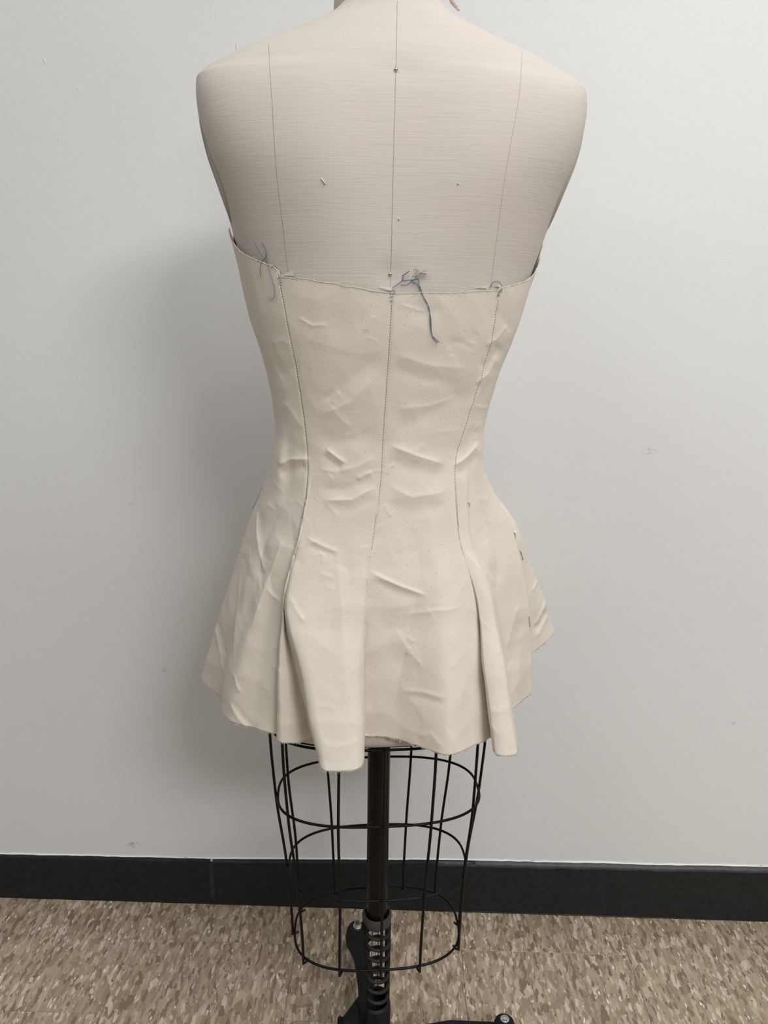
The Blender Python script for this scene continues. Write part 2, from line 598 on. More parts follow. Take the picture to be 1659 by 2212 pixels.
# z, half width, back depth, front depth, side exponent
PROF = np.array([
    [.620, .150, .085, .085, 2.3], [.630, .154, .088, .088, 2.3], [.680, .156, .094, .090, 2.3], [.760, .154, .096, .088, 2.2], [.840, .146, .091, .083, 2.15],
    [.900, .131, .082, .080, 2.1], [.950, .1215, .076, .082, 2.1], [.985, .1195, .0755, .086, 2.1], [1.012, .1215, .078, .092, 2.1], [1.065, .132, .086, .108, 2.15], [1.118, .149, .094, .124, 2.2],
    [1.168, .1605, .099, .132, 2.25], [1.218, .1735, .1015, .124, 2.5], [1.256, .1845, .1020, .105, 2.9], [1.285, .1940, .1010, .092, 3.3], [1.313, .2005, .0985, .082, 3.5],
    [1.340, .2040, .0945, .072, 3.3], [1.358, .2045, .0905, .064, 2.8], [1.3665, .2005, .088, .060, 2.25], [1.374, .1900, .0855, .056, 2.15], [1.382, .1745, .082, .053, 2.1],
    [1.392, .1530, .077, .050, 2.05], [1.402, .1275, .072, .048, 2.0], [1.412, .1010, .067, .046, 2.0], [1.421, .0790, .0625, .044, 2.0], [1.430, .0640, .059, .043, 2.0], [1.441, .0540, .0555, .042, 2.0], [1.456, .0500, .0520, .042, 2.0], [1.475, .0490, .0490, .042, 2.0]])


# slight sideways lean of the form
SHX = ([.62, .90, 1.0, 1.08, 1.2, 1.3, 1.5], [-.003, -.0045, -.004, -.001, .003, .0045, .0045])


def body_par(z):
    return pchip(PROF[:, 0], PROF[:, 1:], np.clip(z, PROF[0, 0], PROF[-1, 0]))


def body_pt(z, th, off=0.):
    """local body point; th measured so that -90 deg is the centre back, 0 the right side"""
    z = np.asarray(z, float); th = np.asarray(th, float)
    pr = body_par(z.ravel()).reshape(z.shape + (4,))
    w, b, f_, n = pr[..., 0] + off, pr[..., 1] + off, pr[..., 2] + off, pr[..., 3]
    c, s = np.cos(th), np.sin(th)
    d = np.where(s < 0, b, f_)
    x = w * np.sign(c) * np.abs(c) ** (2 / n)
    y = d * np.sign(s) * np.abs(s) ** (2 / n)
    # shoulder blades, neck stoop and the bust swell
    up = np.exp(-((z - 1.27) / .07) ** 2)
    y = y - up * .004 * np.exp(-((np.abs(x) - .075) / .04) ** 2) * (s < 0)
    bust = np.exp(-((z - 1.17) / .05) ** 2)
    y = y + bust * .022 * np.exp(-((np.abs(x) - .075) / .045) ** 2) * (s > 0)
    fwd = .012 * np.clip((z - 1.33) / .12, 0, 1) ** 1.5
    return x + np.interp(z, SHX[0], SHX[1]), y + fwd, z


zs = np.concatenate([np.linspace(.620, 1.33, 110), np.linspace(1.334, 1.475, 70)])
NT = 160
ths = np.linspace(-math.pi, math.pi, NT, endpoint=False)
ZZ, TH = np.meshgrid(zs, ths, indexing='ij')
x, y, z = body_pt(ZZ, TH)
# thumb-press dimples around the two pins
BV = to_world(x, y, z).reshape(-1, 3)
BF = []
for i in range(len(zs) - 1):
    for k in range(NT):
        BF.append((i * NT + k, i * NT + (k + 1) % NT, (i + 1) * NT + (k + 1) % NT, (i + 1) * NT + k))
BF.append(tuple(range(NT - 1, -1, -1)))
BF.append(tuple((len(zs) - 1) * NT + k for k in range(NT)))
PIN_PX = [(855, 151), (843, 592)]
bvh0 = BVHTree.FromPolygons([Vector(v) for v in BV], BF)


def cast(px, py, tree=None, off=0.):
    d = Vector(ray(px, py)).normalized()
    loc, nor, idx, dist = (tree or bvh0).ray_cast(Vector(CAM), d)
    if loc is None:
        return None
    if nor.dot(d) > 0:
        nor = -nor
    return loc + nor * off


for px, py in PIN_PX:
    h = cast(px, py)
    dd = np.linalg.norm(BV - np.array(h), axis=1)
    BV[:, 1] += .0028 * np.exp(-(dd / .011) ** 2)
torso = mesh_obj('torso', BV, BF, M_CANVAS, form)
body_bvh = BVHTree.FromPolygons([Vector(v) for v in BV], BF)

# neck stub of the form (its own covered block), with its cap
NX, NY, _ = [float(v) for v in to_world(np.array(0.), np.array(.020), 0.)]
bm = lathe_bm([(.052, 1.385), (.0575, 1.415), (.0580, 1.44), (.0560, 1.48), (.0555, 1.515), (.053, 1.522), (0, 1.524)], NX, NY, 48)
neck = bm_obj('neck', bm, M_CANVAS, form)
tag(neck, 'darker canvas neck block')
bm = lathe_bm([(.046, 1.521), (.047, 1.527), (.040, 1.533), (.012, 1.538), (.009, 1.556), (.013, 1.565), (.009, 1.574), (0, 1.577)], NX, NY, 32)
bm_obj('neck_cap', bm, M_IRON, neck)

# arm plates: oval discs closing the armholes
for s in (-1, 1):
    bm = bmesh.new()
    seg, rr = 48, [1., .985, .93, .8, .6, .35, .12]
    rings = []
    for q in rr:
        ring = []
        for k in range(seg):
            a = 2 * math.pi * k / seg
            zz = 1.294 + .074 * q * math.sin(a) * (1.0 if math.sin(a) > 0 else 1.12)
            yy = -.004 + .044 * q * math.cos(a) + (.010 * math.sin(a) * q)
            pw = float(body_par(np.array([zz]))[0, 0])
            bulge = .0042 * (1 - q ** 4)
            xx = (pw - .0035 + bulge) if q < 1 else pw - .010
            P = to_world(np.array(s * xx + float(np.interp(zz, *SHX))), np.array(yy), zz)
            ring.append(bm.verts.new(P))
        rings.append(ring)
    for r1, r2 in zip(rings, rings[1:]):
        for k in range(seg):
            bm.faces.new((r1[k], r1[(k + 1) % seg], r2[(k + 1) % seg], r2[k]))
    bm.faces.new(rings[-1])
    o = bm_obj('arm_plate', bm, M_PLATE, form)
    tag(o, 'grey oval arm plate closing the armhole')

# seams of the canvas cover
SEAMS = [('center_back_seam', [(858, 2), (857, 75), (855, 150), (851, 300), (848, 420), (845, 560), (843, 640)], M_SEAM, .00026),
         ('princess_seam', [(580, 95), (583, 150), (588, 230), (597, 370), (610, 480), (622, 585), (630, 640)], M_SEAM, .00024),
         ('princess_seam', [(1128, 112), (1122, 200), (1105, 300), (1088, 400), (1075, 500), (1062, 600), (1057, 640)], M_SEAM_LIGHT, .00022)]
for nm, pts, mat, rad in SEAMS:
    pts = np.array(pts, float)
    tt = np.linspace(0, len(pts) - 1, 120)
    pp = pchip(np.arange(len(pts)), pts, tt)
    out = []
    for i, (a, b) in enumerate(pp):
        h = cast(a + .7 * mnoise.noise((i * .5, 1, 0)), b, body_bvh, -.00005)
        if h is not None:
            out.append(h)
    tube(nm, out, rad, mat, torso, 6)

# loose slub lying on the canvas and fluff bits
for (pts) in ([(694, 385), (698, 391), (703, 398)], [(860, 472), (863, 475)], [(988, 395), (991, 398)]):
    tube('lint', [cast(a, b, body_bvh, .0006) for a, b in pts], .0006, M_FRAY, torso, 5)
# scrap of tape at the neck edge
tp = [cast(968, 6, body_bvh, .001), ]
q0 = at(972, -14, .868); q1 = at(978, 4, .868); q2 = at(986, 14, .868); q3 = at(991, 22, .866)
o = tube('neck_tape', [q0, q1, q2, q3], [.0030, .0028, .0022, .0012], M_PINK, form, 7)
tag(o, 'frayed pinkish tape scrap at the neck edge')
for i in range(6):
    a = at(984 + i * 1.5, 8 + i * 3, .866)
    tube('neck_tape_fibre', [a, a + np.array([.004 * random.uniform(-.5, 1), -.002, .004 * random.uniform(-1, 1)])], .00025, M_FRAY, o, 4)

# ------------------------------------------------------------------ wire cage
RINGS = [(.612, .1425, .079), (.500, .1368, .0765), (.385, .1240, .0750), (.272, .1180, .0750)]
WR = .0019


def stadium(hw, hd, s):
    """point on a rounded oblong, s in [0,1) by normalised section, ends half-round"""
    a = 2 * math.pi * s
    c, sn = math.cos(a), math.sin(a)
    n = 2.7
    return hw * math.copysign(abs(c) ** (2 / n), c), hd * math.copysign(abs(sn) ** (2 / n), sn)


def ring_pts(z, hw, hd, m=72):
    return [to_world(*[np.array(v) for v in stadium(hw, hd, k / m)], z) for k in range(m)]


for z, hw, hd in RINGS:
    tube('cage_ring', ring_pts(z, hw, hd), WR * .92, M_WIRE, form, 8, True)
z0, hw0, hd0 = RINGS[0]
tube('cage_ring', ring_pts(z0 + .006, hw0 + .001, hd0 + .001), WR * .92, M_WIRE, form, 8, True)
z3, hw3, hd3 = RINGS[-1]
WIRES = [(740, 2090, .011), (822, 2088), (895, 2078), (966, 2036, -.011), (979, 1990), (941, 1926), (868, 1918), (721, 1922), (632, 2010), (664, 2068), (651, 1962, .007), (798, 1914)]
for px, py, *dx in WIRES:
    l = to_local(at(px, py, Z=z3))
    a = math.atan2(math.copysign(abs(l[1] / hd3) ** (2.7 / 2), l[1]), math.copysign(abs(l[0] / hw3) ** (2.7 / 2), l[0]))
    s = a / (2 * math.pi)
    knots = []
    for (z, hw, hd) in RINGS:
        xx, yy = stadium(hw + WR * 1.7, hd + WR * 1.7, s)
        knots.append(np.array([xx + (dx[0] if dx else 0.) * (z - z3) / (z0 - z3), yy, z]))
    k0 = knots[0] + np.array([0, 0, .012]); kl = knots[-1].copy(); kl[2] -= .007
    knots = [k0] + knots + [kl]
    ks = np.array(knots)
    fine = pchip(-ks[:, 2], ks, np.linspace(-ks[0, 2], -ks[-1, 2], 26))
    w = tube('cage_wire', [to_world(p[0], p[1], p[2]) for p in fine], WR, M_WIRE, form, 8)
    # bent-over end hook
    e = fine[-1]
    inn = -e[:2] / np.linalg.norm(e[:2])
    tube('wire_hook', [to_world(e[0], e[1], e[2] + .001), to_world(e[0] + inn[0] * .003, e[1] + inn[1] * .003, e[2]), to_world(e[0] + inn[0] * .008, e[1] + inn[1] * .008, e[2] + .005)], WR * .8, M_WIRE, w, 6)

# ------------------------------------------------------------------ stand
PX, PY = -.0213, .880
bm = lathe_bm([(.0152, .290), (.0152, .64)], PX, PY, 40)
pole = bm_obj('pole', bm, M_POLE, form)
bm = lathe_bm([(.0152, .300), (.0160, .302), (.0160, .297), (.0152, .293)], PX, PY, 40)
# collar cup at the top of the spring
bm = lathe_bm([(.0166, .279), (.0166, .293), (.0176, .2965), (.0196, .2975), (.0210, .2945), (.0212, .288), (.0202, .2815), (.0180, .278)], PX, PY, 40)
bmesh.ops.delete(bm, geom=[f for f in bm.faces if len(f.verts) > 4], context='FACES')
tag(bm_obj('collar', bm, M_COLLAR, form), 'worn grey collar ring on the pole')
# coil spring
sp = []
turns, za, zb = 8.0, .279, .126
for i in range(int(turns * 28) + 1):
    a = 2 * math.pi * i / 28
    t = i / (turns * 28)
    sp.append((PX + .0172 * math.cos(a), PY + .0172 * math.sin(a), za + (zb - za) * t))
spring = tube('spring', sp, .0026, M_SPRING, form, 8)
for dx in (-.0065, .0025):
    tube('guide_rod', [(PX + dx, PY + .002, .10), (PX + dx, PY + .002, .285)], .0007, M_IRON, spring, 6)
tube('guide_rail', [(PX + .0165, PY + .006, .10), (PX + .0165, PY + .006, .278)], .0042, M_IRON, form, 8)
tube('guide_rail', [(PX - .0185, PY + .004, .10), (PX - .0185, PY + .004, .274)], .0036, M_IRON, form, 8)
# hub casting
bm = lathe_bm([(.0215, .03), (.0225, .10), (.0225, .128), (.0215, .134), (.0178, .1365), (.0165, .132), (.0165, .12), (0, .12)], PX, PY, 40)
hub = bm_obj('hub', bm, M_IRON, form)
bm = lathe_bm([(.050, .030), (.052, .036), (.046, .044), (.030, .052), (.0240, .060), (.0220, .075)], PX, PY, 40)
bm_obj('hub_flange', bm, M_IRON, hub)


def loft(name, secs, mat, parent, seg=20):
    """secs: (centre, half width vec, half height vec)"""
    V, Fc = [], []
    for c, u, w in secs:
        c, u, w = map(np.array, (c, u, w))
        for k in range(seg):
            a = 2 * math.pi * k / seg
            cc, ss = math.cos(a), math.sin(a)
            V.append(c + u * math.copysign(abs(cc) ** .75, cc) + w * math.copysign(abs(ss) ** .75, ss))
    for i in range(len(secs) - 1):
        for k in range(seg):
            Fc.append((i * seg + k, i * seg + (k + 1) % seg, (i + 1) * seg + (k + 1) % seg, (i + 1) * seg + k))
    Fc.append(tuple(range(seg - 1, -1, -1))); Fc.append(tuple((len(secs) - 1) * seg + k for k in range(seg)))
    return mesh_obj(name, V, Fc, mat, parent)


# lever bracket along the left of the spring, with its nut on top
xz = [(-.0500, .283, .0075), (-.0505, .281, .0105), (-.0510, .274, .0130), (-.0515, .262, .0145), (-.0505, .250, .0138), (-.0475, .239, .0115), (-.0445, .226, .0095), (-.0425, .205, .0082), (-.0405, .175, .0070), (-.0395, .150, .0068), (-.0390, .118, .0068)]
lever = loft('lever_bracket', [((x, .868, z), (w, 0, 0), (0, .009, 0)) for x, z, w in xz], M_IRON, form)
loft('bracket_lug', [((-.049, .868, .262), (0, 0, .009), (0, .008, 0)), ((-.036, .872, .262), (0, 0, .010), (0, .008, 0))], M_IRON, lever)
NXp, NYp = -.0485, .8665
bm = bmesh.new()
bmesh.ops.create_cone(bm, cap_ends=True, segments=28, radius1=.0062, radius2=.0060, depth=.0016, matrix=Matrix.Translation((NXp, NYp, .2838)))
bm_w = bm_obj('washer', bm, M_STEEL, lever)
bm = bmesh.new()
bmesh.ops.create_cone(bm, cap_ends=True, segments=6, radius1=.0052, radius2=.0050, depth=.0046, matrix=Matrix.Translation((NXp, NYp, .2868)))
nut = bm_obj('hex_nut', bm, M_STEEL, lever)
bm = lathe_bm([(.0030, .284), (.0030, .2908), (.0024, .2916), (0, .2918)], NXp, NYp, 20)
bm_obj('bolt_end', bm, M_COLLAR, lever)
# foot pedal
pedal = loft('foot_pedal', [((-.028, .880, .146), (-.009, 0, .012), (0, .010, 0)), ((-.040, .874, .130), (-.010, 0, .011), (0, .010, 0)), ((-.054, .868, .114), (-.0095, 0, .009), (0, .010, 0)),
                            ((-.064, .862, .105), (-.009, 0, .0080), (0, .010, 0)), ((-.071, .856, .099), (-.0075, 0, .0070), (0, .011, 0)), ((-.075, .850, .095), (-.004, 0, .0045), (0, .008, 0))], M_IRON, form)
loft('pedal_pad', [((-.0665, .860, .110), (.009, 0, -.008), (0, .011, 0)), ((-.0690, .860, .1125), (.008, 0, -.007), (0, .010, 0))], M_POLE, pedal)

# four cast legs with caster studs
leg_dir0 = math.atan2(.916 - PY, .182 - PX)
for j in range(4):
    a = leg_dir0 + j * math.pi / 2
    u = np.array([math.cos(a), math.sin(a), 0]); v = np.array([-math.sin(a), math.cos(a), 0])
    o0 = np.array([PX, PY, 0])
    secs = []
    for r, zc, hw, hh in ((.020, .045, .013, .016), (.050, .050, .0125, .012), (.085, .0580, .0125, .0105), (.120, .0600, .013, .0095), (.155, .053, .013, .0085), (.190, .047, .013, .007)):
        secs.append((o0 + u * r + np.array([0, 0, zc]), v * hw, np.array([0, 0, hh])))
    leg = loft('base_leg', secs, M_IRON, form)
    e = o0 + u * .2045
    bm = lathe_bm([(.006, .038), (.0145, .040), (.0165, .046), (.0165, .056), (.0150, .0615), (.011, .065), (.0065, .066), (0, .0662)], e[0], e[1], 28)
    bm_obj('caster_boss', bm, M_IRON, leg)
    bm = lathe_bm([(.0068, .0655), (.0068, .0680), (.0050, .0683), (.0047, .0672), (.0036, .0672), (.0033, .0692), (0, .0694)], e[0], e[1], 24)
    tag(bm_obj('stud_nut', bm, M_STEEL, leg), 'steel stud nut')
    bm = bmesh.new()
    wmat = Matrix.Translation((e[0], e[1], .0195)) @ Matrix.Rotation(a, 4, 'Z') @ Matrix.Rotation(math.pi / 2, 4, 'X')
    bmesh.ops.create_cone(bm, cap_ends=True, segments=28, radius1=.0195, radius2=.0195, depth=.012, matrix=wmat)
    bm_obj('caster_wheel', bm, M_IRON, leg)

# ------------------------------------------------------------------ muslin garment
garment = empty('muslin_garment', (AX, AY, .64))
tag(garment, 'unbleached muslin strapless bodice with flared pleated peplum on the dress form', 'garment')
PI = math.pi
OFF = .0042
ZW = .966      # waist level


def seam_theta(pts):
    zz, tt = [], []
    for a, b in pts:
        h = cast(a, b, body_bvh, OFF)
        l = to_local(np.array(h))
        pr = body_par(np.array([l[2]]))[0]
        n = pr[3]
        l[0] -= np.interp(l[2], *SHX)
        d = pr[1] if l[1] < 0 else pr[2]
        c = math.copysign(abs(l[0] / pr[0]) ** (n / 2), l[0]); s = math.copysign(abs(l[1] / d) ** (n / 2), l[1])
        zz.append(l[2]); tt.append(math.atan2(s, c))
    o = np.argsort(zz)
    return np.array(zz)[o], np.array(tt)[o]


S1 = seam_theta([(600, 575), (605, 590), (614, 640), (628, 715), (642, 790), (652, 850), (661, 920), (667, 985), (668, 1005), (664, 1030)])
S2 = seam_theta([(847, 600), (846, 625), (843, 700), (837, 790), (831, 880), (826, 960), (824, 1010), (821, 1040)])
S3 = seam_theta([(1082, 590), (1077, 620), (1066, 690), (1048, 770), (1026, 840), (1004, 910), (987, 975), (977, 1018), (980, 1045)])


def anchors(z):
    return [-PI - .02, float(np.interp(z, *S1)), float(np.interp(z, *S2)), float(np.interp(z, *S3)), .02]


# ribs: name, body fraction (position between anchors 0..4), top-edge pixel row or height,
# then peplum control points (px, py) at four levels; hem given with its height
# depth of the intermediate levels blends from the waist to the hem with exponent e
RIBS = [
    # frac, level1, level2, level3, hem(px,py), hem z, e
    ('a', 0.00, (533, 1140), (487, 1290), (454, 1400), (434, 1466), .640, 1.0),
    ('a2', 0.12, (538, 1144), (496, 1292), (468, 1408), (450, 1484), .640, 1.0),
    ('b', 0.26, (552, 1150), (514, 1300), (492, 1420), (480, 1514), .640, 1.3),
    ('b2', 0.40, (566, 1152), (522, 1303), (493, 1428), (477, 1528), .640, 1.3),
    ('c', 0.55, (592, 1155), (541, 1305), (502, 1435), (480, 1543), .640, .62),
    ('c2', 0.66, (606, 1155), (557, 1308), (520, 1440), (498, 1560), .640, .75),
    ('e', 0.80, (622, 1153), (583, 1310), (562, 1445), (545, 1571), .640, 1.0),
    ('f', 0.93, (641, 1150), (612, 1312), (604, 1448), (600, 1586), .640, 1.0),
    ('f2', 0.96, (645, 1148), (616, 1312), (610, 1448), (607, 1584), .640, .9),
    ('g', 1.00, (647, 1145), (610, 1313), (600, 1450), (597, 1596), .640, 1.1),
    ('g2', 1.01, (648, 1145), (611, 1313), (604, 1450), (610, 1605), .640, 1.1),
    ('h', 1.03, (649, 1145), (612, 1314), (618, 1452), (636, 1606), .640, 1.1),
    ('i', 1.05, (650, 1145), (613, 1315), (640, 1455), (681, 1592), .640, .8),
    ('j0', 1.07, (652, 1145), (616, 1308), (644, 1456), (684, 1630), .640, 1.6),
    ('j', 1.10, (656, 1145), (622, 1305), (652, 1457), (691, 1661), .640, 1.9),
    ('j2', 1.22, (678, 1148), (652, 1308), (672, 1458), (706, 1667), .640, 1.9),
    ('k', 1.45, (718, 1152), (705, 1312), (710, 1460), (740, 1667), .640, 1.9),
    ('k2', 1.75, (770, 1152), (756, 1312), (752, 1458), (768, 1664), .640, 1.9),
    ('l', 1.95, (803, 1150), (783, 1310), (780, 1455), (784, 1650), .640, 1.9),
    ('l2', 1.99, (807, 1150), (789, 1309), (787, 1452), (788, 1630), .640, 1.7),
    ('m', 2.00, (808, 1150), (790, 1308), (788, 1450), (788, 1593), .640, 1.0),
    ('n', 2.08, (826, 1150), (815, 1309), (814, 1450), (818, 1592), .640, 1.0),
    ('n2', 2.25, (860, 1152), (850, 1312), (850, 1450), (856, 1597), .640, 1.0),
    ('o', 2.45, (892, 1152), (888, 1314), (892, 1455), (902, 1611), .640, 1.2),
    ('p', 2.70, (930, 1153), (945, 1318), (958, 1460), (966, 1632), .640, 1.3),
    ('q', 2.90, (968, 1150), (1003, 1314), (1018, 1455), (1030, 1608), .640, 1.1),
    ('r', 2.97, (986, 1148), (1027, 1312), (1042, 1450), (1058, 1597), .640, 1.0),
    ('r2', 2.985, (990, 1148), (1034, 1311), (1049, 1449), (1068, 1590), .640, .9),
    ('s', 3.00, (989, 1147), (1031, 1310), (1043, 1450), (1062, 1610), .640, 1.7),
    ('s2', 3.02, (991, 1147), (1034, 1309), (1047, 1451), (1070, 1629), .640, 1.7),
    ('t', 3.07, (999, 1146), (1046, 1306), (1064, 1452), (1090, 1634), .640, 1.7),
    ('t2', 3.13, (1008, 1146), (1060, 1303), (1088, 1450), (1116, 1630), .640, 1.7),
    ('t3', 3.17, (1014, 1146), (1066, 1300), (1093, 1448), (1118, 1595), .640, 1.2),
    ('u', 3.25, (1026, 1147), (1074, 1300), (1092, 1435), (1106, 1540), .640, 1.0),
    ('u2', 3.50, (1066, 1150), (1106, 1300), (1118, 1420), (1124, 1518), .640, 1.0),
    ('v0', 3.80, (1096, 1152), (1132, 1300), (1139, 1405), (1140, 1504), .640, 1.0),
    ('v', 3.95, (1110, 1154), (1142, 1298), (1147, 1400), (1147, 1500), .640, 1.0),
]
TOP_BACK = [(-.02, 1.225), (.02, 1.212), (.22, 1.203), (.55, 1.188), (.90, 1.1765), (.985, 1.1735), (1.015, 1.1645), (1.3, 1.162), (1.6, 1.157), (1.97, 1.1495), (2.03, 1.1495), (2.4, 1.1510), (2.8, 1.1535),
            (2.97, 1.1545), (3.03, 1.1575), (3.4, 1.166), (3.7, 1.176), (3.92, 1.197), (4.02, 1.215)]


def theta_at(frac, z):
    A = anchors(z)
    i = min(int(frac), 3)
    return A[i] + (A[i + 1] - A[i]) * (frac - i)


BLEV = np.linspace(0, 1, 9)


def rib_points(frac, ztop, ctrl, hem_px, hem_z, e):
    pts = []
    for u in BLEV:
        z = ztop + (ZW - ztop) * u
        th = theta_at(frac, z)
        x, y, zz = body_pt(np.array(z), np.array(th), OFF + (.0055 * math.exp(-((z - .952) / .028) ** 2) if frac < .6 else 0.))
        pts.append(to_world(x, y, zz))
    Wp = pts[-1]
    Hp = at(*hem_px, Z=hem_z) if len(hem_px) == 2 else np.array(hem_px)
    for t, c in zip((.30, .56, .80), ctrl):
        Y = Wp[1] + (Hp[1] - Wp[1]) * t ** e
        pts.append(at(c[0], c[1], Y=Y))
    pts.append(Hp)
    return np.array(pts)


topx = np.array([t[0] for t in TOP_BACK]); topz = np.array([t[1] for t in TOP_BACK])
back_ribs = []
for nm, fr, c1, c2, c3, hem, hz, e in RIBS:
    back_ribs.append((nm, fr, rib_points(fr, float(np.interp(fr, topx, topz)), (c1, c2, c3), hem, hz, e)))

# the front panel (faces the wall): theta from the right side round to the left side
front_ribs = []
NF = 9
hemR = at(1198, 1360, Y=.975)
for i in range(NF):
    s = i / (NF - 1)
    th = -.10 + (PI + .20) * s
    ztop = 1.205 + .055 * math.sin(min(max(th, 0), PI)) + .018 * (abs(math.cos(2 * th)) - 1) * math.sin(min(max(th, 0), PI)) * -1
    pts = []
    for u in BLEV:
        z = ztop + (ZW - ztop) * u
        x, y, zz = body_pt(np.array(z), np.array(th), OFF - .0012 if i in (0, NF - 1) else OFF)
        pts.append(to_world(x, y, zz))
    Wp = pts[-1]
    if i == 0:
        Hp = at(1100, 1450, Y=.892)     # tucked under the pinned side panel
        cs = [at(1080, 1150, Y=.888), at(1102, 1290, Y=.888), at(1102, 1375, Y=.890)]
    elif i == 1:
        Hp = hemR
        cs = [at(1116, 1132, Y=.915), at(1150, 1222, Y=.94), at(1176, 1296, Y=.96)]
    elif i == NF - 1:
        rb = back_ribs[0][2]
        Hp = rb[-1]; cs = [rb[-4], rb[-3], rb[-2]]
    else:
        lx = (.262 if math.cos(th) > 0 else .236) * math.cos(th); ly = .215 * math.sin(th) * (1 + .08 * math.cos(5 * th))
        hz = .700 - .06 * max(0, s - .6) / .4
        Hp = to_world(np.array(lx), np.array(ly), hz)
        cs = [Wp + (Hp - Wp) * np.array([t ** .9, t ** .9, t]) for t in (.3, .56, .8)]
    front_ribs.append(('fr', 10 + i, np.array(pts + cs + [Hp])))

# crease strokes on the cloth: pixel track in the photo's frame turned into (x, z) on the back of the form
CREASES = []


def crease(pts, amp, width, Y=.79):
    P = np.array([at(a, b, Y=Y) for a, b in pts])
    CREASES.append((P[:, [0, 2]], amp, width))


# bodice drag lines (metres): amp > 0 is a ridge
crease([(672, 885), (740, 835), (800, 785), (832, 762)], -.0020, .010)
crease([(676, 905), (760, 868), (822, 800)], .0016, .011)
crease([(700, 862), (735, 905), (760, 930)], .0009, .008)
crease([(842, 790), (920, 822), (1005, 835)], -.0018, .010)
crease([(845, 760), (930, 790), (1022, 800)], .0013, .012)
crease([(838, 945), (900, 912), (985, 868), (1030, 838)], -.0018, .011)
crease([(850, 885), (930, 880), (1000, 862)], .0012, .010)
crease([(836, 962), (900, 990), (970, 1016)], .0026, .008)
crease([(832, 992), (890, 1020), (972, 1040)], -.0022, .010)
crease([(676, 942), (720, 960), (770, 950), (824, 930)], -.0013, .010)
crease([(700, 972), (725, 990), (748, 1006)], .0024, .0042)
crease([(690, 985), (715, 1003), (740, 1018)], -.0016, .0045)
crease([(676, 1016), (720, 1024), (770, 1012), (820, 985)], .0016, .008)
crease([(768, 1040), (785, 1030), (806, 1022)], .0015, .0032)
crease([(690, 1086), (760, 1082), (815, 1052)], .0022, .0050)
crease([(680, 1062), (740, 1062), (812, 1036)], -.0020, .0065)
crease([(712, 1106), (770, 1100), (815, 1075)], -.0013, .006)
crease([(835, 1050), (890, 1080), (976, 1072)], .0018, .009)
crease([(830, 1085), (890, 1112), (980, 1100)], -.0016, .009)
crease([(584, 1022), (620, 1004), (668, 998)], .0030, .0055)
crease([(586, 1042), (625, 1026), (664, 1014)], -.0028, .0070)
crease([(600, 960), (630, 975), (664, 990)], -.0012, .008)
crease([(982, 1022), (1015, 1003), (1046, 975)], .0030, .0060)
crease([(984, 1044), (1020, 1026), (1050, 1000)], -.0022, .0075)
crease([(985, 1000), (1012, 975), (1040, 935)], -.0016, .0070)
crease([(1010, 905), (1040, 860), (1075, 800)], .0014, .008)
crease([(1030, 838), (1062, 812), (1088, 770)], .0024, .006)
crease([(1040, 806), (1066, 786), (1096, 745)], -.0024, .007)
crease([(1050, 750), (1080, 735), (1112, 700)], .0018, .007)
crease([(1070, 665), (1100, 690), (1118, 730)], -.0012, .009)
crease([(880, 668), (920, 676), (960, 668)], -.0010, .007)
crease([(930, 735), (990, 740), (1045, 722)], -.0011, .012)
crease([(590, 820), (620, 800), (648, 800)], -.0014, .009)
crease([(575, 745), (605, 735), (632, 748)], .0012, .010)
crease([(600, 870), (625, 900), (650, 935)], .0013, .009)
# peplum creases
crease([(795, 1232), (822, 1246), (860, 1264), (900, 1281), (928, 1290)], .0034, .0036, .785)
crease([(800, 1250), (840, 1272), (905, 1300)], -.0016, .0075, .785)
crease([(655, 1166), (690, 1180), (736, 1196)], .0020, .0036, .785)
crease([(660, 1180), (700, 1196), (732, 1206)], -.0012, .005, .785)
crease([(684, 1194), (697, 1200), (696, 1222)], .0010, .0025, .785)
crease([(624, 1290), (640, 1315), (664, 1342)], .0016, .0036, .775)
crease([(690, 1236), (725, 1246)], .0010, .0045, .785)
crease([(742, 1180), (760, 1300), (782, 1520)], -.0022, .012, .765)
crease([(722, 1190), (738, 1320), (752, 1500)], .0018, .012, .765)
crease([(800, 1250), (840, 1390), (870, 1470)], -.0018, .014, .785)
crease([(870, 1330), (940, 1318), (1000, 1318)], .0014, .006, .785)
crease([(850, 1350), (880, 1400), (920, 1440)], .0013, .008, .785)
crease([(868, 1488), (910, 1482), (966, 1486)], .0016, .0045, .785)
crease([(868, 1498), (910, 1494), (966, 1497)], -.0014, .0055, .785)
crease([(970, 1500), (960, 1560), (985, 1600)], .0010, .008, .77)
crease([(900, 1590), (930, 1575), (960, 1600)], .0010, .005, .77)
crease([(1004, 1190), (1030, 1225), (1058, 1258), (1082, 1296)], .0024, .0036, .81)
crease([(1012, 1180), (1050, 1230), (1092, 1290)], -.0016, .007, .81)
crease([(1126, 1310), (1106, 1350), (1090, 1400)], .0020, .008, .86)
crease([(1140, 1345), (1115, 1390), (1102, 1450)], -.0024, .010, .86)
crease([(1130, 1400), (1120, 1460), (1112, 1500)], .0014, .008, .86)
crease([(548, 1105), (552, 1150), (562, 1190), (582, 1232)], .0022, .0045, .84)
crease([(556, 1100), (566, 1160), (592, 1225)], -.0018, .008, .84)
crease([(508, 1244), (508, 1340), (508, 1434)], .0016, .0040, .84)
crease([(515, 1210), (535, 1245), (552, 1250)], -.0014, .008, .84)
crease([(462, 1352), (480, 1380), (494, 1410)], -.0018, .006, .88)
crease([(456, 1366), (478, 1410), (492, 1450)], .0018, .006, .88)
crease([(617, 1150), (575, 1265), (541, 1363)], .0022, .0042, .82)
crease([(575, 1270), (590, 1285), (612, 1292)], .0014, .004, .81)
crease([(508, 1450), (515, 1470), (525, 1488)], .0018, .004, .82)
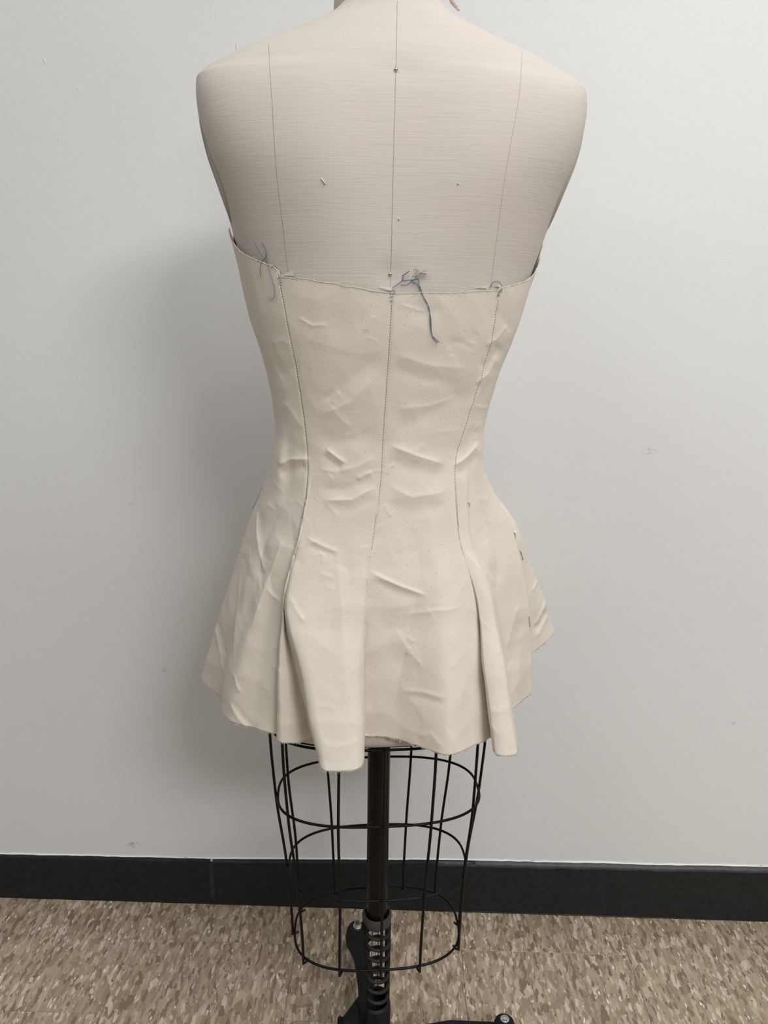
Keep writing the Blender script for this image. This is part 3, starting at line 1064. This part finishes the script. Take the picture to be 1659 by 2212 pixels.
crease([(492, 1512), (520, 1545), (556, 1568)], .0016, .004, .815)
crease([(500, 1508), (530, 1540), (570, 1566)], -.0014, .005, .815)
crease([(690, 1590), (730, 1598), (780, 1592)], .0010, .005, .735)
crease([(640, 1620), (720, 1640), (780, 1634)], -.0008, .006, .725)


# slept-in fine wrinkles of unpressed cotton
for _ in range(95):
    cx_, cz_ = rng.uniform(-.20, .17), (rng.uniform(.66, .95) if rng.random() < .68 else rng.uniform(.95, 1.14))
    an = rng.normal(-.35, .55) if rng.random() < .6 else rng.normal(1.2, .5)
    ln = rng.uniform(.012, .038)
    bow = rng.normal(0, .12) * ln
    u_ = np.array([math.cos(an), math.sin(an)]); v_ = np.array([-u_[1], u_[0]])
    CREASES.append((np.array([[cx_, cz_] - u_ * ln / 2, [cx_, cz_] + v_ * bow, [cx_, cz_] + u_ * ln / 2]), rng.uniform(.0003, .0010) * (1 if rng.random() < .65 else -1), rng.uniform(.0022, .0060)))


FLAP = []
for pts, amp, wd in (([(1148, 1338), (1160, 1320), (1176, 1296)], .0030, .0050), ([(1150, 1352), (1166, 1334), (1182, 1316)], -.0028, .0060), ([(1150, 1366), (1166, 1348), (1186, 1328)], .0026, .0040),
                     ([(1140, 1262), (1150, 1254), (1158, 1246)], .0020, .0040)):
    FLAP.append((np.array([at(a, b, Y=.95) for a, b in pts])[:, [0, 2]], amp, wd))


def crease_disp(P):
    return crease_disp_of(P, CREASES)


def crease_disp_of(P, strokes):
    out = np.zeros(len(P))
    XZ = P[:, [0, 2]]
    for pts, amp, width in strokes:
        lo, hi = pts.min(0) - 3 * width, pts.max(0) + 3 * width
        msk = np.all((XZ > lo) & (XZ < hi), axis=1)
        if not msk.any():
            continue
        Q = XZ[msk]
        best = np.full(len(Q), 1e9); bt = np.zeros(len(Q)); sd = np.ones(len(Q))
        L = np.linalg.norm(np.diff(pts, axis=0), axis=1); cum = np.concatenate([[0], np.cumsum(L)])
        for i in range(len(pts) - 1):
            a, d = pts[i], pts[i + 1] - pts[i]
            t = np.clip(((Q - a) @ d) / (d @ d), 0, 1)
            dist = np.linalg.norm(Q - a - t[:, None] * d, axis=1)
            up = dist < best
            sd[up] = np.sign(d[0] * (Q[up, 1] - a[1]) - d[1] * (Q[up, 0] - a[0])) * (1 if d[0] >= 0 else -1); best[up] = dist[up]; bt[up] = (cum[i] + t[up] * L[i]) / cum[-1]
        taper = np.clip(np.minimum(bt, 1 - bt) / .22, 0, 1)
        taper = taper * taper * (3 - 2 * taper)
        if amp > 0:    # ridge: crisp crest, steep on its upper side, easing out below
            ww = np.where(sd > 0, width * .45, width * .95)
            out[msk] += .72 * amp * taper * np.exp(-(best / ww) ** 1.1)
        else:
            out[msk] += .6 * amp * taper * np.exp(-(best / (width * 1.0)) ** 1.7)
    return out


def fbm(P, sc, seed):
    o = np.empty(len(P))
    for i, p in enumerate(P):
        o[i] = mnoise.noise((p[0] * sc[0] + seed, p[1] * sc[1], p[2] * sc[2]))
    return o


NROW = 430


def rib_rows(P):
    """resample a rib along its length, denser knots kept in proportion"""
    L = np.linalg.norm(np.diff(P, axis=0), axis=1)
    return np.concatenate([[0], np.cumsum(L)])


def make_sheet(ribs, cols_per):
    # level parameter common to all ribs so that rows line up
    lev = np.concatenate([BLEV * .46, .46 + np.array([.30, .56, .80, 1.0]) * .54])
    rows = np.linspace(0, 1, NROW)
    R = np.stack([pchip(lev, rb, rows) for _, _, rb in ribs], 0)      # rib, row, 3
    # column parameter from a mix of hem and waist chord lengths
    ch = np.linalg.norm(np.diff(R[:, -1], axis=0), axis=1) + .6 * np.linalg.norm(np.diff(R[:, NROW // 2], axis=0), axis=1) + .002
    cp = np.concatenate([[0], np.cumsum(ch)])
    cs = []
    idx = []
    for i in range(len(ribs) - 1):
        m = max(4, int(round(ch[i] / cols_per)))
        idx.append(len(cs))
        cs += list(np.linspace(cp[i], cp[i + 1], m, endpoint=False))
    idx.append(len(cs)); cs.append(cp[-1])
    G = pchip(cp, R, np.array(cs))       # col, row, 3
    return G, idx


def smooth_grid(G, it, lock_cols=()):
    for _ in range(it):
        A = G.copy()
        A[1:-1] += .25 * (G[:-2] - 2 * G[1:-1] + G[2:])
        B = A.copy()
        B[:, 1:-1] += .25 * (A[:, :-2] - 2 * A[:, 1:-1] + A[:, 2:])
        for c in lock_cols:
            B[c] = G[c]
        G = B
    return G


def push_out(P, off):
    """keep cloth outside the form"""
    l = to_local(P)
    sx_ = np.interp(l[:, 2], *SHX)
    l[:, 0] -= sx_
    pr = body_par(l[:, 2])
    d = np.where(l[:, 1] < 0, pr[:, 1], pr[:, 2]) + off
    w = pr[:, 0] + off
    n = pr[:, 3]
    q = (np.abs(l[:, 0] / w) ** n + np.abs(l[:, 1] / d) ** n) ** (1 / n)
    k = np.where((q < 1) & (l[:, 2] < 1.0) & (l[:, 2] > .60), 1 / np.maximum(q, .2), 1)
    x, y = l[:, 0] * k + sx_, l[:, 1] * k
    return np.stack([AX + CRZ * x - SRZ * y, AY + SRZ * x + CRZ * y, l[:, 2]], -1)


def grid_normals(G):
    du = np.gradient(G, axis=0); dv = np.gradient(G, axis=1)
    n = np.cross(du, dv)
    return n / (np.linalg.norm(n, axis=-1, keepdims=True) + 1e-12)


def finish(G, front, seams=()):
    sh = G.shape
    P = push_out(G.reshape(-1, 3), .0035)
    G = P.reshape(sh)
    N = grid_normals(G).reshape(-1, 3)
    # outward
    c = G.reshape(-1, 3) - np.array([AX, AY, 0]); c[:, 2] = 0
    flip = np.sign((N * c).sum(1).mean())
    N = N * flip
    P = G.reshape(-1, 3)
    row = np.tile(np.linspace(0, 1, sh[1]), sh[0])
    pe = np.clip((row - .44) / .3, 0, 1)
    disp = np.zeros(len(P))
    if not front:
        disp += crease_disp(P) * np.clip(-N[:, 1] * 2.2 + .25, 0, 1)
    else:
        disp += crease_disp_of(P, FLAP)
        disp += .0015 * fbm(P, (20, 20, 26), 9)
    disp += (.0008 + .0010 * pe) * fbm(P, (18, 18, 14), 3)
    disp += (.0012 + .0008 * pe) * (.30 - np.abs(fbm(P, (13, 13, 21), 5))) + .0007 * (.3 - np.abs(fbm(P, (34, 34, 26), 15)))
    P = P + N * disp[:, None]
    G = P.reshape(sh)
    # gathered dip along sewn seams of the bodice and upper peplum
    for cidx, depth in seams:
        N3 = N.reshape(sh)
        for dc in range(-12, 13):
            j = cidx + dc
            if 0 <= j < sh[0]:
                dist = np.linalg.norm(G[j] - G[cidx], axis=1)
                rr = np.linspace(0, 1, sh[1])
                amt = depth * np.exp(-(dist / .0018) ** 2) * np.clip((.66 - rr) / .1, 0, 1)
                pk = 1 + .35 * np.array([mnoise.noise((r * 70, cidx, 0)) for r in rr])
                G[j] -= N3[j] * (amt * pk)[:, None]
    # raw-edge wobble
    for j in range(sh[0]):
        hx = G[j, -1]
        G[j, -1] += np.array([0, 0, .0016 * mnoise.noise((hx[0] * 130, hx[1] * 130, 2)) + .0010 * mnoise.noise((hx[0] * 420, hx[1] * 420, 7))])
        hx = G[j, 0]
        G[j, 0] += np.array([0, 0, .0008 * mnoise.noise((hx[0] * 200, hx[1] * 200, 4)) + .0006 * mnoise.noise((hx[0] * 700, hx[1] * 700, 8))])
    return G


def sheet_obj(name, G, mat, parent):
    nc, nr = G.shape[:2]
    V = G.reshape(-1, 3)
    Fc = []
    for i in range(nc - 1):
        for j in range(nr - 1):
            Fc.append((i * nr + j, i * nr + j + 1, (i + 1) * nr + j + 1, (i + 1) * nr + j))
    o = mesh_obj(name, V, Fc, mat, parent)
    md = o.modifiers.new('cloth_thickness', 'SOLIDIFY')
    md.thickness = .0008
    md.offset = -1
    return o


G, IDX = make_sheet(back_ribs, .0017)
names = [r[0] for r in back_ribs]
ci = {n: IDX[i] for i, n in enumerate(names)}
G = smooth_grid(G, 2)
G = finish(G, False, [(ci['g'], .0007), (ci['m'], .0009), (ci['s'], .0007)])
cuts = [('side_back_panel', 0, ci['g']), ('center_back_panel', ci['g'], ci['m']), ('center_back_panel', ci['m'], ci['s']), ('side_back_panel', ci['s'], len(G) - 1)]
PANELS = []
for nm, a, b in cuts:
    PANELS.append(sheet_obj(nm, G[a:b + 1], M_MUSLIN, garment))
GF, IF = make_sheet(front_ribs, .004)
GF = smooth_grid(GF, 2)
GF = finish(GF, True)
PANELS.append(sheet_obj('front_panel', GF, M_MUSLIN, garment))

GV, GFc = [], []
for g in (G, GF):
    b0 = len(GV)
    nc, nr = g.shape[:2]
    GV += [Vector(v) for v in g.reshape(-1, 3)]
    for i in range(nc - 1):
        for j in range(nr - 1):
            GFc.append((b0 + i * nr + j, b0 + i * nr + j + 1, b0 + (i + 1) * nr + j + 1, b0 + (i + 1) * nr + j))
cloth_bvh = BVHTree.FromPolygons(GV, GFc)

# stitches along the sewn seams
for key, panel, r0, r1 in (('g', 0, .03, .60), ('m', 1, .03, .66), ('s', 3, .03, .60)):
    line = G[ci[key]]
    rr = np.arange(int(NROW * r0), int(NROW * r1))
    seg = line[rr]
    nrm = np.array([seg[:, 0] - AX, seg[:, 1] - AY, seg[:, 0] * 0]).T
    nrm /= np.linalg.norm(nrm, axis=1, keepdims=True)
    L = np.concatenate([[0], np.cumsum(np.linalg.norm(np.diff(seg, axis=0), axis=1))])
    V, Fc = [], []
    s = 0.
    while s < L[-1] - .002:
        a, b = s, s + .0015
        pts = [np.array([np.interp(t, L, seg[:, k]) for k in range(3)]) + np.array([np.interp(t, L, nrm[:, k]) for k in range(3)]) * o_ for t, o_ in ((a, .0001), ((a + b) / 2, .00035), (b, .0001))]
        v, f_ = tube_data(pts, .00022, 5)
        Fc += [tuple(i + len(V) for i in q) for q in f_]
        V += v
        s += .0028
    tag(mesh_obj('stitching', V, Fc, M_STITCH, PANELS[panel]), 'dark blue machine stitching', kind='stuff')


# loose blue threads
def thread(name, pts, rad, mat, off=.0016):
    pts = np.array(pts, float)
    pp = pchip(np.arange(len(pts)), pts, np.linspace(0, len(pts) - 1, 10 * len(pts)))
    out = []
    for i, (a, b) in enumerate(pp):
        h = cast(a, b, cloth_bvh, off) 
        hb = cast(a, b, body_bvh, off)
        if h is None or (hb is not None and (hb - Vector(CAM)).length < (h - Vector(CAM)).length):
            h = hb
        if h is not None:
            out.append(h)
    return tube(name, out, rad, mat, garment, 5)


thread('loose_thread', [(848, 622), (862, 612), (872, 606), (890, 604), (903, 601), (905, 614)], .00035, M_THREAD)
thread('loose_thread', [(903, 601), (890, 606), (902, 615), (914, 640), (924, 660), (930, 690), (931, 712), (933, 725), (944, 740)], .00045, M_THREAD)
thread('loose_thread', [(905, 614), (916, 645), (927, 668), (929, 700), (932, 722), (948, 738)], .00035, M_THREAD)
thread('loose_thread', [(869, 608), (872, 598), (870, 596), (884, 585)], .00032, M_THREAD_DARK)
thread('loose_thread', [(866, 615), (876, 616), (886, 610), (890, 604)], .00026, M_THREAD_DARK)
thread('loose_thread', [(843, 628), (851, 627), (853, 633), (844, 634), (841, 630)], .0003, M_THREAD)
thread('loose_thread', [(842, 641), (850, 641)], .0003, M_THREAD)
thread('loose_thread', [(843, 650), (849, 651)], .0003, M_STITCH)
thread('loose_thread', [(551, 522), (558, 536), (567, 551), (574, 560)], .00028, M_THREAD)
thread('loose_thread', [(568, 524), (577, 544), (576, 556), (567, 566), (565, 585), (566, 598)], .00028, M_THREAD_DARK)
thread('loose_thread', [(577, 545), (579, 565), (585, 590), (593, 616), (596, 632), (594, 643), (588, 646), (583, 641)], .00030, M_THREAD)
thread('loose_thread', [(588, 580), (592, 574), (598, 577), (600, 584)], .00028, M_THREAD_DARK)
thread('loose_thread', [(601, 600), (609, 602)], .0003, M_STITCH)
thread('loose_thread', [(605, 610), (611, 611)], .0003, M_STITCH)
thread('loose_thread', [(1059, 619), (1062, 610), (1071, 607), (1079, 611), (1081, 618)], .00030, M_THREAD)
thread('loose_thread', [(1077, 628), (1083, 624), (1082, 630), (1077, 629), (1074, 640)], .00030, M_THREAD)
thread('loose_thread', [(1072, 638), (1077, 638)], .0003, M_STITCH)
thread('loose_thread', [(1008, 1086), (1013, 1089), (1011, 1094)], .00028, M_STITCH)
# side-seam thread ends standing off the left silhouette
for pts in ([(597, 955), (594, 975), (588, 992), (583, 1012), (580, 1021)], [(566, 1054), (558, 1075), (550, 1090), (545, 1099)]):
    tube('loose_thread', [at(a, b, Y=.862) for a, b in pts], .0003, M_THREAD, garment, 5)
tube('loose_thread', [at(a, b, Y=.862) for a, b in ((1166, 560), (1160, 570), (1156, 584))], .00025, M_THREAD, garment, 5)
# dark wisp of lint by the centre seam
V, Fc = [], []
for i in range(26):
    a, b = 902 + rng.normal(0, 9), 594 + rng.normal(0, 5)
    pts = []
    for k in range(5):
        h = cast(a, b, body_bvh, .0008 + .0015 * rng.random())
        pts.append(h); a += rng.normal(1.5, 4); b += rng.normal(0, 3)
    v, f_ = tube_data(pts, .00009, 4)
    Fc += [tuple(i2 + len(V) for i2 in q) for q in f_]; V += v
tag(mesh_obj('lint_wisp', V, Fc, M_SEAM, garment), 'thin grey wisp of lint', kind='stuff')
thread('loose_thread', [(908, 590), (914, 591), (921, 592)], .0003, M_THREAD_DARK)

# seam allowances standing at the raw top edge
for (a, b, c) in [((612, 594), (634, 582), (638, 596)), ((818, 620), (846, 622), (844, 628)), ((1024, 620), (1052, 616), (1050, 622)), ((594, 584), (604, 580), (608, 598)), ((1066, 616), (1078, 614), (1078, 620))]:
    tri = [cast(*p, body_bvh, .0026) for p in (a, b, c)]
    d = Vector((0, .0008, 0))
    bm = bmesh.new()
    fv = [bm.verts.new(p) for p in tri] + [bm.verts.new(p + d) for p in tri]
    bm.faces.new(fv[:3]); bm.faces.new(fv[3:][::-1])
    for i in range(3):
        bm.faces.new((fv[i], fv[(i + 1) % 3], fv[3 + (i + 1) % 3], fv[3 + i]))
    bm_obj('seam_allowance', bm, M_FRAY, garment, smooth=False)

# frayed fibres on raw edges
V, Fc = [], []


def fibres(line, count, ln, outv):
    global V, Fc
    for _ in range(count):
        t = rng.random() * (len(line) - 1); i = int(t)
        p = line[i] + (line[min(i + 1, len(line) - 1)] - line[i]) * (t - i)
        d = np.array(outv) * ln * (.3 + rng.random()) + rng.normal(0, ln * .5, 3)
        v, f_ = tube_data([p, p + d * .5 + rng.normal(0, ln * .1, 3), p + d], .00010, 4, caps=False)
        Fc += [tuple(i2 + len(V) for i2 in q) for q in f_]; V += v


fibres(G[:, 0], 420, .0014, (0, 0, 1))
fibres(G[:, -1], 520, .0016, (0, 0, -1))
fibres(GF[:40, 0], 80, .003, (0, -.3, .6))
fibres(GF[-40:, 0], 90, .003, (0, -.3, .6))
fibres(G[-1, NROW // 2:], 110, .0016, (1, -.2, 0))
tag(mesh_obj('frayed_edge', V, Fc, M_FRAY, garment), 'fine frayed cotton fibres along the raw edges', kind='stuff')
# bright raw edge cord along the top
tube('raw_top_edge', [p + np.array([0, -.0002, 0]) for p in G[::2, 0]], .00036, M_FRAY, garment, 6)


# ------------------------------------------------------------------ pins
def pin(head, direction, head_mat, label, r=.0021, length=.012, shaft_mat=None):
    root = empty('straight_pin', tuple(head))
    tag(root, label, 'pin', 'straight pins')
    bm = bmesh.new()
    bmesh.ops.create_uvsphere(bm, u_segments=20, v_segments=12, radius=r, matrix=Matrix.Translation(head))
    bm_obj('pin_head', bm, head_mat, root)
    tube('pin_shaft', [Vector(head), Vector(head) + Vector(direction).normalized() * length], .00035, shaft_mat or M_STEEL, root, 6)
    return root


h = cast(*PIN_PX[0], body_bvh, .0004); pin(h, (.05, 1, -.25), M_STEEL, 'silver pin head pushed into the bare upper back seam of the form', .0021)
h = cast(*PIN_PX[1], body_bvh, .0004); pin(h, (.05, 1, -.25), M_STEEL, 'silver pin head just above the top edge of the bodice', .0019)
h = Vector(at(1113, 1149, .862)) if cast(1111, 1150, cloth_bvh) is None else cast(1111, 1150, cloth_bvh, .0012)
pin(h, (.12, .02, -1), M_PEARL, 'white pearl-headed pin at the side opening of the peplum', .0020, .010)


def flat_pin(pts, label):
    out = []
    for a, b in pts:
        c = cast(a, b, cloth_bvh, .0006)
        out.append(c if c is not None else Vector(at(a, b, .88)))
    root = empty('straight_pin', tuple(out[0]))
    tag(root, label, 'pin', 'straight pins')
    tube('pin_shaft', out, .0005, M_STEEL, root, 6)


flat_pin([(1123, 1188), (1126, 1198), (1129, 1209)], 'bare steel pin shaft below the pearl-headed pin on the side opening')
flat_pin([(1142, 1327), (1143, 1340), (1144, 1354)], 'bare steel pin shaft low on the side opening near the hem')
